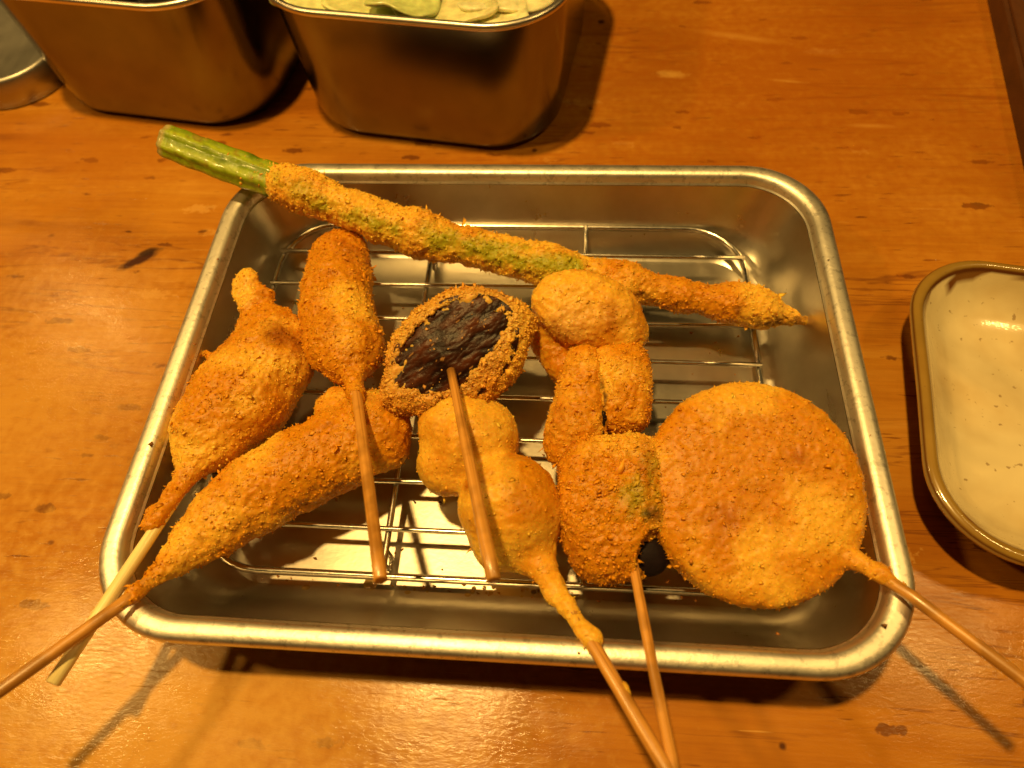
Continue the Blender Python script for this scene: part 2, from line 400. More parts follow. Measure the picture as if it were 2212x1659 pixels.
# ------------------------------------------------------------------ lofted pans
def rrect(hx, hy, r, seg=10, edge=8):
    pts = []
    cs = [(hx - r, hy - r, 0), (-(hx - r), hy - r, 90), (-(hx - r), -(hy - r), 180), (hx - r, -(hy - r), 270)]
    for i, (cx, cy, a0) in enumerate(cs):
        for k in range(seg + 1):
            a = math.radians(a0 + 90 * k / seg); pts.append((cx + r * math.cos(a), cy + r * math.sin(a)))
        nx_, ny_, na = cs[(i + 1) % 4]
        a = math.radians(na); e = (nx_ + r * math.cos(a), ny_ + r * math.sin(a)); s = pts[-1]
        for k in range(1, edge): pts.append((s[0] + (e[0] - s[0]) * k / edge, s[1] + (e[1] - s[1]) * k / edge))
    return pts
def loft(rings, cx=0, cy=0, yaw=0, capA=True, capB=True, wob=0.0):
    """rings: (hx, hy, r, z) in mm"""
    V = []; F = []
    ca, sa = math.cos(yaw), math.sin(yaw)
    n = None
    for hx, hy, r, z in rings:
        p = rrect(hx, hy, r, 12, 10); n = len(p)
        for x, y in p:
            V.append(((cx + x * ca - y * sa) / 1000, (cy + x * sa + y * ca) / 1000, z / 1000))
    for k in range(len(rings) - 1):
        for i in range(n):
            j = (i + 1) % n
            F.append([k * n + i, k * n + j, (k + 1) * n + j, (k + 1) * n + i])
    if capA: F.append(list(range(n))[::-1])
    if capB: F.append([(len(rings) - 1) * n + i for i in range(n)])
    return V, F
def fillet(x0, z0, x1, z1, rad, steps=6):
    """quarter-like arc from floor (x0,z0) to wall point (x1,z1) going outward and up"""
    out = []
    for k in range(steps + 1):
        t = k / steps; a = t * math.pi / 2
        out.append((x0 + (x1 - x0) * math.sin(a), z0 + (z1 - z0) * (1 - math.cos(a))))
    return out

# ------------------------------------------------------------------ the table
me = mesh_np('table', [(-1.3, -0.7, 0), (1.3, -0.7, 0), (1.3, 1.3, 0), (-1.3, 1.3, 0), (-1.3, -0.7, -.03), (1.3, -0.7, -.03), (1.3, 1.3, -.03), (-1.3, 1.3, -.03)],
             [[0, 1, 2, 3], [7, 6, 5, 4], [0, 4, 5, 1], [1, 5, 6, 2], [2, 6, 7, 3], [3, 7, 4, 0]])
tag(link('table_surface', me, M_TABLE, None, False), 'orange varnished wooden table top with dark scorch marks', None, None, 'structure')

# ------------------------------------------------------------------ steel tray
tray = empty('metal_tray', (0, 0, 0), 'shallow stainless steel tray holding the wire rack and fried skewers', 'tray')
def off(d, z, r): return (106.4 - d, 85.0 - d, r, z)
inner = [off(23 + 40 * (1 - t), 1.2, 14 * t + 2 * (1 - t)) for t in (0, .5)]
inner += [off(23 - (x), 1.2 + zz, 14 + x * 0.35) for x, zz in fillet(0, 0, 10, 8, 8)]
inner += [off(13 - (6.2 * t), 9.2 + 17.2 * t, 17.5 + 4 * t) for t in (.25, .5, .75, 1)]
rim = [off(6.8, 26.4, 21.5), off(6.3, 28.4, 22), off(5.8, 29.6, 22.3), off(5.1, 30.2, 22.8), off(4.0, 30.45, 23.7), off(2.6, 30.5, 24.8), off(1.3, 30.3, 25.8), off(.4, 29.7, 26.5), off(0, 28.6, 27), off(0.05, 26.6, 27), off(0.5, 26.5, 26.5), off(0.6, 28.4, 26.4), off(1.7, 29.4, 25.4), off(4, 29.5, 23.8), off(5.6, 28.6, 22.3), off(7.1, 26.4, 21.1)]
outer = [off(7.2, 26.3, 21), off(13.6, 9.0, 17), off(17.5, 3.5, 16), off(23.3, 0.3, 13.5), off(60, 0.3, 3)]
TC = (-0.6, 0.6)
V, F = loft(inner, *TC); pan = link('pan', mesh_np('pan', V, [f[::-1] for f in F][:-1]), M_TRAY, tray)
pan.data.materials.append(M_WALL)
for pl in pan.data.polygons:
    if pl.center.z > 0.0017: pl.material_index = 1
V, F = loft(rim, *TC, capA=False, capB=False); link('rim', mesh_np('rim', V, [f[::-1] for f in F]), M_RIM, tray)
V, F = loft(outer, *TC, capA=False); link('underside', mesh_np('underside', V, [f[::-1] for f in F]), M_TRAY, tray)

# ------------------------------------------------------------------ tubes
def tube(pts, rad, closed=False, seg=10, cap=True, taper=None):
    """pts in metres; rad in metres (float or list)"""
    pts = [np.array(p, float) for p in pts]; n = len(pts)
    V = []; F = []; prev = None
    for i, p in enumerate(pts):
        a = pts[(i - 1) % n] if (closed or i > 0) else p
        b = pts[(i + 1) % n] if (closed or i < n - 1) else p
        t = b - a; t /= np.linalg.norm(t)
        if prev is None:
            u = np.cross(t, (0, 0, 1)); u = u if np.linalg.norm(u) > .1 else np.cross(t, (1, 0, 0))
        else: u = prev - t * (prev @ t)
        u /= np.linalg.norm(u); prev = u; v = np.cross(t, u)
        r = rad if isinstance(rad, (int, float)) else rad[i]
        for k in range(seg):
            a_ = 2 * math.pi * k / seg; V.append(p + r * (math.cos(a_) * u + math.sin(a_) * v))
    m_ = n if closed else n - 1
    for i in range(m_):
        for k in range(seg):
            i2 = (i + 1) % n; k2 = (k + 1) % seg
            F.append([i * seg + k, i2 * seg + k, i2 * seg + k2, i * seg + k2])
    if cap and not closed:
        F.append([k for k in range(seg)]); F.append([(n - 1) * seg + k for k in range(seg)][::-1])
    return np.array(V), F

# ------------------------------------------------------------------ wire rack
rack = empty('wire_rack', (-0.0045, 0.005, 0.0012), 'steel wire draining rack lying inside the tray under the food', 'rack')
ZR = 0.0120
fr = [((x - 4.6) / 1000, (y + 5.1) / 1000, ZR - 0.0006) for x, y in rrect(85.5, 66.6, 20, 8, 3)]
V, F = tube(fr, 0.00115, closed=True); link('frame_wire', mesh_np('frame_wire', V, F), M_WIRE, rack)
for y in (56.8, 41.9, 26.9, 11.9, -3.1, -18.1, -33.2, -48.0):
    dx = 85.3 if abs(y - 5.1) < 46.6 else 85.5 - 20 + math.sqrt(max(0, 20 ** 2 - (abs(y - 5.1) - 46.6) ** 2))
    pts = [((-4.6 - dx - 0.6) / 1000 + (2 * dx + 1.2) / 1000 * t, y / 1000 + 0.00015 * math.sin(5 * t + y), ZR + 0.0011) for t in np.linspace(0, 1, 9)]
    V, F = tube(pts, 0.00085); link('cross_wire', mesh_np('cross_wire', V, F), M_WIRE, rack)
for x in (-33.2, 24.2):
    pts = [(x / 1000, -0.0620, ZR + .0002), (x / 1000, -0.0605, ZR - 0.0007)] + [(x / 1000, yy / 1000, ZR - 0.0007) for yy in np.linspace(-55, 65, 7)] + [(x / 1000, 0.0705, ZR - 0.0007), (x / 1000, 0.0720, ZR + .0002)]
    V, F = tube(pts, 0.0010); link('support_wire', mesh_np('support_wire', V, F), M_WIRE, rack)
    for s, y in ((-1, -56), (1, 59)):
        pts = [(x / 1000, y / 1000 - .002, ZR - 0.001), (x / 1000, y / 1000 - .002, 0.0035), (x / 1000, y / 1000 - .0012, 0.0023), (x / 1000, y / 1000 + .0012, 0.0023), (x / 1000, y / 1000 + .002, 0.0035), (x / 1000, y / 1000 + .002, ZR - .001)]
        V, F = tube(pts, 0.0008, seg=8); link('foot', mesh_np('foot', V, F), M_WIRE, rack)

# ------------------------------------------------------------------ deep steel containers
YAW = math.radians(-9); CU, SU = math.cos(YAW), math.sin(YAW)
def uv(u, v): return (u * CU - v * SU, u * SU + v * CU)
def pot(u, v, label, H=60, half=56):
    cx, cy = uv(u, v)
    o = empty('steel_container', (cx / 1000, cy / 1000, 0), label, 'container', 'deep steel condiment containers')
    ex = lambda d, z, r: (half + d, half + d, r, z)
    out = [ex(-30, 0.4, 8), ex(-4, 0.3, 24)] + [ex(-4 + x, 0.3 + zz, 24 + x * 1.2) for x, zz in fillet(0, 0, 5.4, 4.5, 5)[1:]]
    out += [ex(1.6 + 1.7 * t, 5 + (H - 7) * t, 30.5 - 1.5 * t) for t in (.2, .4, .6, .8, 1)]
    V, F = loft(out, cx, cy, YAW, True, False); link('wall', mesh_np('wall', V, F), M_POT, o)
    inn = [ex(2.6, H - 2, 28)] + [ex(2.6 - 1.8 * t, H - 2 - (H - 8) * t, 28 + 1 * t) for t in (.33, .66, 1)] + [ex(-1.5, 2.5, 26), ex(-5, 1.2, 22), ex(-30, 1.2, 6)]
    V, F = loft(inn, cx, cy, YAW, False, True); link('inner_wall', mesh_np('inner_wall', V, F), M_POT, o)
    rm = [ex(3.4 + 1.15 + 1.5 * math.cos(a), H - 0.7 + 1.5 * math.sin(a), 29.5 + 1.5 * math.cos(a)) for a in np.linspace(-2.6, 3.4, 14)]
    V, F = loft(rm, cx, cy, YAW, False, False); link('rolled_lip', mesh_np('rolled_lip', V, F), M_POTRIM, o)
    return o
pot(-68, 178.2, 'deep steel container filled with pale cabbage pieces behind the tray')
pot(-197.5, 170.6, 'deep steel container left of the cabbage one, with its contents out of view', half=54)

# lid / shallow steel dish at the left edge
cx, cy = uv(-318, 171)
lid = empty('shallow_steel_dish', (cx / 1000, cy / 1000, 0), 'shallow grey steel dish with a bright rounded edge in the top left corner', 'dish')
hx = 60
lr = [(20, 20, 5, 12.2), (hx - 5, hx - 5, 22, 12.2), (hx - 3.6, hx - 3.6, 23, 12.5), (hx - 2.6, hx - 2.6, 24, 13.6), (hx - 1.6, hx - 1.6, 25, 14.2), (hx - .6, hx - .6, 26, 13.8), (hx, hx, 26.4, 12.6), (hx + .3, hx + .3, 26.6, 10), (hx + 1, hx + 1, 27, 0.6), (hx + .4, hx + .4, 26.4, 0.3)]
V, F = loft(lr, cx, cy, YAW, True, False); link('dish_body', mesh_np('dish_body', V, [f[::-1] if len(f) == 4 else f[::-1] for f in F]), mat_metal('matt_steel', 0.42, base=(0.55, 0.53, 0.48)), lid)

# cabbage pieces in the right container
LG = 'cabbage pieces in the steel container'
leaves = [(835, 8, 50, 'pale green cabbage leaf curling against the left side of the container', (0.62, 0.66, 0.20), 17, 0.5, 0.4),
          (885, -6, 54, 'greener cabbage shred in the middle of the container, edge up', (0.40, 0.52, 0.08), 13, 1.1, 0.7),
          (960, 12, 51, 'thick yellowish cabbage core piece near the front rim of the container', (0.66, 0.62, 0.26), 15, -0.3, 0.3),
          (1040, 16, 50, 'cream cabbage piece by the front right corner of the container', (0.78, 0.74, 0.40), 18, -0.6, 0.25),
          (760, 0, 49, 'whitish green cabbage leaf by the front left corner of the container', (0.66, 0.72, 0.30), 18, 0.2, 0.5),
          (700, -20, 48, 'darker green cabbage leaf deep in the left corner of the container', (0.42, 0.54, 0.14), 16, 0.9, 0.5),
          (920, -60, 50, 'broad white cabbage leaf further back in the container', (0.80, 0.80, 0.45), 26, 0.0, 0.3),
          (1100, -30, 50, 'cream cabbage leaf along the right wall of the container', (0.80, 0.76, 0.42), 20, 1.3, 0.35)]
for i, (px, py, z, lab, c, rr, ang, curl) in enumerate(leaves):
    z += 1; rr += 5
    p = P(px, py, z)
    n = 22; V = []; F = []; C = []
    a = np.linspace(-1, 1, n)
    for top in (1, 0):
        for y in a:
            for x in a:
                R0 = rr / 1000 * (1 + 0.15 * math.sin(3 * math.atan2(y, x) + i))
                q = math.hypot(x, y); k = min(1, 1 / max(abs(x) + abs(y), 1e-6)) if False else 1
                X, Y = x * math.sqrt(1 - y * y / 2) * R0, y * math.sqrt(1 - x * x / 2) * R0 * 0.7
                zz = curl * (X * X - 0.4 * Y * Y) / R0 * 0.5 + 0.0005 * math.sin(400 * X + i) * math.cos(300 * Y + i)
                th = 0.0013 * (1 - 0.6 * q / 1.42)
                V.append((p[0] + X * math.cos(ang) - Y * math.sin(ang), p[1] + X * math.sin(ang) + Y * math.cos(ang), p[2] + zz + (th if top else -th)))
                ve = 0.8 + 0.35 * abs(math.sin(12 * (x + .4 * y)))
                C.append([min(.95, (t * .75 + .30 * q) * (0.9 + 0.12 * abs(math.sin(40 * (x + .5 * y))))) for t, q in zip(c, (1, 1, .7))])
    for s in (0, 1):
        for r_ in range(n - 1):
            for q_ in range(n - 1):
                b0 = s * n * n + r_ * n + q_; f = [b0, b0 + 1, b0 + n + 1, b0 + n]
                F.append(f if s == 0 else f[::-1])
    bd = [q for q in range(n)] + [r_ * n + n - 1 for r_ in range(1, n)] + [(n - 1) * n + q for q in range(n - 2, -1, -1)] + [r_ * n for r_ in range(n - 2, 0, -1)]
    for a0, b0 in zip(bd, bd[1:] + bd[:1]): F.append([b0, a0, a0 + n * n, b0 + n * n])
    tag(link('cabbage_piece', mesh_np('cabbage_piece', V, F, C), M_LEAF), lab, 'cabbage', LG)

# ------------------------------------------------------------------ stoneware plate
cx, cy = uv(179.5, 24)
h = 55.5
rr0 = 26
prof = [(20, .3, 'T'), (14, .3, 'T'), (10, 3, 'T'), (3, 11, 'T'), (.6, 15, 'T'), (.1, 16.4, 'T'), (-.1, 17.2, 'T'), (.2, 18.0, 'B'), (.7, 18.5, 'O'), (1.5, 18.9, 'O'), (2.3, 18.9, 'O'), (3.0, 18.6, 'O'), (3.6, 18.1, 'B'), (4.0, 17.6, 'B'), (4.5, 16.9, 'C'), (5.4, 15.8, 'C'), (6.6, 14.4, 'C'), (8, 12.6, 'C'), (12, 8.6, 'C'), (16, 6.6, 'C'), (22, 5.9, 'C'), (32, 5.6, 'C'), (45, 5.5, 'C')]
rings = [(h - d, h - 2.5 - d, max(3, rr0 - d * .75), z) for d, z, _ in prof]
CREAM = (0.74, 0.63, 0.38); BR = (0.12, 0.04, 0.008); TAN = (0.50, 0.36, 0.13); rc = [{'T': TAN, 'B': (0.11, 0.036, 0.006), 'O': (0.30, 0.185, 0.035), 'C': CREAM}[q] for _, _, q in prof]
V, F = loft(rings, cx, cy, YAW)
V = np.array(V); nr = len(V) // len(rings)
C = np.repeat(np.array(rc), nr, 0)
nz = fbm(V, 9, 3, 2)[:, None]
C = C * (1 + 0.25 * nz); ring_i = np.repeat(np.arange(len(rings)), nr)
cl = (ring_i >= 11) & (ring_i <= 13)
wv = fbm(V, 12, 3, 31)
for k_ in (14, 15):
    sel = ring_i == k_; C[sel] = np.where((wv[sel] > (.05 if k_ == 14 else .3))[:, None], np.array((0.2, .09, .02)), C[sel])
for cxp, cyp, rr in ((2092, 1128, 3.2), (2070, 1150, 3.0), (2040, 596, 2.6), (2052, 620, 2.0)):
    q = P(cxp, cyp, 14); d = np.linalg.norm(V[:, :2] - q[:2], axis=1) * 1000
    mk = np.clip((rr + fbm(V, 3, 2, 9) * 2.5 - d) / 1.2, 0, 1)[:, None] * (ring_i >= 11)[:, None]
    C = C * (1 - mk) + np.array(BR)[None] * 1.4 * mk
V[:, 2] += fbm(V, 25, 2, 4) * 0.0004 * (V[:, 2] > 0.004)
tag(link('ceramic_plate', mesh_np('plate', V, F, C), M_CER), 'cream stoneware plate with a brown glazed rim at the right of the tray', 'plate')

# ------------------------------------------------------------------ dark wooden box, top right corner
a = P(2118, -20, 0); bq = P(2212, 425, 0)
dv = (bq - a) / np.linalg.norm(bq - a); nv = np.array([-dv[1], dv[0], 0]);
if nv[0] < 0: nv = -nv
def boxv(a0, L, W, z0, z1, bev=.0015):
    V = []; F = []
    for z, ins in ((z0, 0), (z1 - bev, 0), (z1, bev)):
        for s, t in ((0, 0), (L, 0), (L, W), (0, W)):
            s2 = s + (ins if s == 0 else -ins); t2 = t + (ins if t == 0 else -ins)
            V.append(a0 + dv * s2 + nv * t2 + np.array([0, 0, z]))
    for k in (0, 1):
        for i in range(4): F.append([k * 4 + i, k * 4 + (i + 1) % 4, (k + 1) * 4 + (i + 1) % 4, (k + 1) * 4 + i])
    F.append([8, 9, 10, 11]); F.append([3, 2, 1, 0])
    return np.array(V), F
mt, nt, b = newmat('dark_lacquered_wood')
gn = noise(nt, mapping(nt, (200, 25, 100)), 1.0, 4, 0.6)
nt.links.new(ramp(nt, gn, [(0.3, (0.06, 0.020, 0.006)), (0.7, (0.11, 0.038, 0.010))]), b.inputs['Base Color']); b.inputs['Roughness'].default_value = 0.5
box = empty('wooden_box', tuple(a), 'dark brown wooden box cut off by the top right edge', 'box')
V, F = boxv(a + nv * .002, 0.22, 0.18, 0.0003, 0.011); link('base', mesh_np('base', V, F), mt, box, False)
V, F = boxv(a + nv * .003 - dv * .01, 0.23, 0.176, 0.0113, 0.014); link('cover', mesh_np('cover', V, F), mt, box, False)

# ------------------------------------------------------------------ fried food
GOLD = np.array((0.63, 0.255, 0.006)); PALE = np.array((0.82, 0.465, 0.045)); DARK = np.array((0.40, 0.115, 0.003)); YELLOW = np.array((0.70, 0.36, 0.06))
def breading_cols(V, seed, pale=0.0, dark=0.0):
    a = np.clip(fbm(V, 14, 4, seed) * 2.2 + 0.25 + pale, 0, 1)[:, None]
    b_ = np.clip(fbm(V, 11, 4, seed + 5) * 2.4 - 0.45 + dark, 0, 1)[:, None]
    c = GOLD * (1 - a) + PALE * a
    c = c * (1 - b_ * 0.8) + DARK * b_ * 0.8
    f = 1 + 0.10 * fbm(V, 1.1, 2, seed + 9)[:, None]
    return c * f
def displace(V, F, seed, lump=0.0006, rough=0.00035):
    N = normals(V, F)
    d = lump * fbm(V, 9, 2, seed) + rough * 1.7 * fbm(V, 3.0, 3, seed + 1) + rough * 1.5 * fbm(V, 1.25, 2, seed + 3)
    return V + N * d[:, None], N
OCT = np.array([(1, 0, 0), (-1, 0, 0), (0, 1, 0), (0, -1, 0), (0, 0, 1), (0, 0, -1)], float)
OF = np.array([(0, 2, 4), (2, 1, 4), (1, 3, 4), (3, 0, 4), (2, 0, 5), (1, 2, 5), (3, 1, 5), (0, 3, 5)])
def crumbs(V, F, C, count, size, seed, shag=0.12, keep=None):
    """thousands of irregular panko flakes stuck on the surface, one mesh"""
    rg = np.random.default_rng(seed)
    A = np.cross(V[F[:, 2]] - V[F[:, 0]], V[F[:, 3]] - V[F[:, 1]]); ar = np.linalg.norm(A, axis=1) + 1e-15
    if keep is not None: ar = ar * keep[F[:, 0]]
    fi = rg.choice(len(F), count, p=ar / ar.sum())
    w_ = rg.dirichlet((1, 1, 1, 1), count)
    pos = (V[F[fi]] * w_[:, :, None]).sum(1); nrm = A[fi] / np.linalg.norm(A[fi], axis=1, keepdims=True)
    t = rg.normal(size=(count, 3)); t -= nrm * (t * nrm).sum(1, keepdims=True); t /= np.linalg.norm(t, axis=1, keepdims=True)
    tilt = rg.random(count) * 0.16; sh = rg.random(count) < shag * 1.5; tilt[sh] = 0.5 + rg.random(sh.sum()) * 0.7
    u = t * np.cos(tilt)[:, None] + nrm * np.sin(tilt)[:, None]
    v_ = np.cross(nrm, t); w3 = np.cross(u, v_)
    s = 0.56 * size * np.exp(rg.normal(size=count) * 0.42)
    L = s * (0.9 + rg.random(count) * 0.8)
    B = s * (0.55 + rg.random(count) * 0.5); T = s * (0.12 + rg.random(count) * 0.16)
    o = OCT[None] * (1 + rg.normal(size=(count, 6, 3)) * 0.0) + rg.normal(size=(count, 6, 3)) * 0.22
    VV = pos[:, None] + nrm[:, None] * (T * .25)[:, None, None] + u[:, None] * (o[:, :, :1] * L[:, None, None]) + v_[:, None] * (o[:, :, 1:2] * B[:, None, None]) + w3[:, None] * (o[:, :, 2:] * T[:, None, None])
    VV[sh] += (u[sh] * (L[sh] * .5)[:, None])[:, None]
    FF = (np.arange(count) * 6)[:, None, None] + OF[None]
    base = C[F[fi, 0]]
    k = rg.random((count, 1))
    cc = base * (1.10 + 0.22 * k) + np.where(k > 0.8, 0.07, 0) * np.array((1, .8, .3))
    cc = np.where(rg.random((count, 1)) < 0.012, cc * np.array((.6, .45, .4)), cc)
    return VV.reshape(-1, 3), FF.reshape(-1, 3), np.repeat(np.clip(cc, 0, .95), 6, 0)
def coat(parent, fs, seed, dens=1.7, size=0.00042, lump=0.0009, rough=0.00035, pale=0, dark=0, k=0.003, extra=None, paint=None, shag=0.12, name='breading', h=0.00038, keepf=None):
    V, F = blob(fs, h=h, k=k, extra=extra)
    V, N = displace(V, F, seed, lump, rough)
    C = breading_cols(V, seed, pale, dark)
    if paint: C = paint(V, C)
    link(name, mesh_np(name, V, F, C), M_FOOD, parent)
    A = np.linalg.norm(np.cross(V[F[:, 2]] - V[F[:, 0]], V[F[:, 3]] - V[F[:, 1]]), axis=1).sum() / 2 * 1e6
    kp = keepf(V) if keepf else None
    v, f, c = crumbs(V, F, C, int(A * dens), size, seed, shag, kp)
    v2, f2, c2 = crumbs(V, F, C, int(A * min(.12, dens * .07)), size * 1.55, seed + 500, .45, kp)     # sparse larger panko shards
    f = np.concatenate([f, f2 + len(v)]); v = np.concatenate([v, v2]); c = np.concatenate([c, np.clip(c2 * 1.04, 0, .95)])
    o = link('crumb_flakes', mesh_np('crumb_flakes', v, f, c), M_CRUMB, parent, True); o['kind'] = 'stuff'
    return V, F
def stick(parent, pts, r=1.6, mat=None, r1=None, seed=0):
    """pts (px,py,z)"""
    K = [P(*p) for p in pts]; A = []
    for a_, b_ in zip(K[:-1], K[1:]):
        for t in np.linspace(0, 1, 8, endpoint=False): A.append(a_ + (b_ - a_) * t)
    A.append(K[-1]); n = len(A); r1 = r1 or r
    d = (A[-1] - A[-2]); d /= np.linalg.norm(d)
    A.append(A[-1] + d * .0003)
    rr = [(r + (r1 - r) * i / n) / 1000 * (1 + 0.03 * math.sin(i * 1.7 + seed)) for i in range(n)] + [(r1 - .35) / 1000]
    c = A[0]
    V, F = tube(A, rr, seg=14)
    # build along local z so the grain follows the stick
    z = (K[-1] - K[0]); z /= np.linalg.norm(z); x = np.cross(z, (0, 0, 1)); x /= np.linalg.norm(x); y = np.cross(z, x)
    Mx = np.array([x, y, z]).T
    Vl = (V - c) @ Mx
    o = link('stick', mesh_np('stick', Vl, F), mat or M_STICK, parent)
    if mat is None:
        o.data.materials.append(M_END); o.data.polygons[len(F) - 1].material_index = 1
    W = Matrix(((x[0], y[0], z[0], c[0]), (x[1], y[1], z[1], c[1]), (x[2], y[2], z[2], c[2]), (0, 0, 0, 1)))
    o.matrix_parent_inverse = Matrix.Identity(4)
    o.matrix_basis = Matrix.Translation(parent.location).inverted() @ W
    return K
def base_of(px, py, z): return tuple(P(px, py, z))
SG = 'fried skewers on the rack'

# 1 asparagus across the back of the tray
asp = empty('fried_asparagus', base_of(1100, 550, 20), 'long breaded asparagus spear with a bare green end lying over the tray rim', 'asparagus')
path = [(360, 305, 45, 33), (470, 348, 42, 33), (590, 392, 39, 34), (700, 432, 36, 36), (820, 477, 33, 38), (950, 518, 30, 39), (1100, 555, 27.5, 38), (1230, 585, 25.5, 36), (1360, 613, 23.5, 33), (1470, 636, 22, 31), (1560, 652, 21, 32), (1650, 672, 20, 29), (1705, 684, 19, 17), (1738, 692, 18.5, 8)]
bpath = [(360, 305, 45, 35), (470, 348, 42, 36.5), (590, 392, 39, 37), (640, 410, 38, 32)]
bare = [P(*q[:3]) for q in bpath]; br = [PR(q[3], P(*q[:3])) for q in bpath]
pp = []; rr_ = []
for i in range(len(bare) - 1):
    for t in np.linspace(0, 1, 14, endpoint=False): pp.append(bare[i] * (1 - t) + bare[i + 1] * t); rr_.append((br[i] * (1 - t) + br[i + 1] * t))
rr_[0] *= .93
V, F = tube(pp, rr_, seg=40, cap=False)
V = V.reshape(-1, 40, 3); ctr = np.array(pp)[:, None]
ang = np.linspace(0, 2 * np.pi, 40, endpoint=False)[None]
ii = np.arange(len(pp))[:, None]
ridge = 1 + 0.06 * np.sin(ang * 3 + ii * .05 + 1) + 0.05 * np.sin(ang * 8 + ii * .03) - 0.05 * (np.sin(ang * 5 + 1 + ii * .02) > .86) + 0.03 * np.sin(ang * 12 + 1) + 0.02 * np.sin(ii * .9 + ang * 2)
V = ctr + (V - ctr) * ridge[..., None]
gcol = np.array((0.20, 0.29, 0.006)) + 0 * V; lt = np.array((0.42, 0.52, 0.03)); dk = np.array((0.07, 0.13, 0.003)); bw = np.array((0.30, 0.15, 0.03))
gm = np.clip(np.sin(ang * 7 + ii * .04) * .6 + .3 + 0 * ii, 0, 1)[..., None]
gcol = gcol * (1 - gm) + lt * gm
fn = fbm(V.reshape(-1, 3), 5, 3, 3).reshape(V.shape[:2])[..., None]
gcol = np.where(fn > .28, gcol * .5 + bw * .5, gcol); gcol = np.where(fn < -.35, gcol * .4 + dk * .6, gcol)
gcol[:2] = np.array((.42, .36, .12))
V = V.reshape(-1, 3); gcol = gcol.reshape(-1, 3)
V = V + normals(V, np.array(F)) * (fbm(V, 3, 3, 8) * 0.0004)[:, None]
nv_ = len(V); V = np.concatenate([V, [pp[0] + (pp[1] - pp[0]) * 1.5]]); gcol = np.concatenate([gcol, [(.5, .46, .2)]])
F = [list(f) for f in F] + [[nv_, (k + 1) % 40, k] for k in range(40)]
link('green_stalk', mesh_np('green_stalk', V, F, gcol), M_GREEN, asp)
Fq = np.array([f for f in F if len(f) == 4]); Vs = np.asarray(V, float)
kq = np.where(np.linalg.norm(Vs - P(600, 394, 39), axis=1) < 0.013 - 0.004 * (fbm(Vs, 4, 2, 2) < 0), 1.0, 0.03)
v, f, c = crumbs(Vs, Fq, np.full((len(Vs), 3), (.66, .33, .03)), 420, .00055, 78, .3, kq)
o = link('stray_crumbs', mesh_np('stray_crumbs', v, f, c), M_CRUMB, asp, True); o['kind'] = 'stuff'
def polyd(V, pts):
    Q = [P(*p) for p in pts]; best = None
    for a_, b_ in zip(Q[:-1], Q[1:]):
        ab = b_ - a_; t = np.clip((V - a_) @ ab / (ab @ ab), 0, 1); d = np.linalg.norm(V - a_ - t[:, None] * ab, axis=1)
        best = d if best is None else np.minimum(best, d)
    return best * 1000
def asp_paint(V, C):
    # green skin showing through thin breading along the upper side of the spear
    gr = np.array((0.36, 0.36, 0.014)); brn = np.array((0.16, 0.06, 0.012)); out = C.copy()
    nn = fbm(V, 3.2, 4, 6)
    for pts, r0, st in (([(600, 385, 44), (660, 415, 43)], 3.2, .6), ([(690, 442, 41), (760, 468, 40), (850, 500, 38)], 3.6, .9), ([(935, 508, 37), (1000, 524, 36), (1080, 545, 34), (1160, 566, 33), (1240, 582, 31)], 4.6, 1.0), ([(1250, 585, 30), (1330, 608, 28)], 1.6, .5)):
        d = polyd(V, pts) / r0 + nn * .9
        m_ = np.clip(1.35 - d, 0, 1)[:, None] * .9 * st; out = out * (1 - m_) + gr * m_
    for pts, r0 in (([(1640, 690, 22), (1700, 692, 20), (1740, 692, 20)], 2.2), ([(1580, 672, 26), (1600, 668, 26)], 1.2), ([(1500, 652, 27), (1510, 660, 26)], 1.0), ([(1335, 622, 26), (1395, 640, 25)], 1.2)):
        d = polyd(V, pts) / r0 + fbm(V, 2, 3, 16) * 1.3
        m_ = np.clip(1.3 - d, 0, 1)[:, None] * .8; out = out * (1 - m_) + brn * m_
    return out
segs = [sd_chain([(588, 391, 39.2, 30), (615, 400, 38.4, 39), (700, 432, 36, 42), (820, 477, 33, 43), (950, 518, 30, 42), (1100, 555, 27.5, 41), (1230, 585, 25.5, 39), (1360, 613, 23.5, 36), (1470, 636, 22, 34)] + path[10:])]
for (x, y, z, r) in ((655, 412, 38, 42), (905, 502, 31, 43), (1180, 572, 26, 41), (1335, 612, 24, 40), (1590, 655, 21, 38), (1640, 668, 20, 35)):
    segs.append(sd_chain([(x, y, z, r)]))
coat(asp, segs, 21, dens=1.5, size=0.00042, lump=0.0008, rough=0.0004, paint=asp_paint, k=0.006, shag=0.25, pale=.6, dark=-.2)

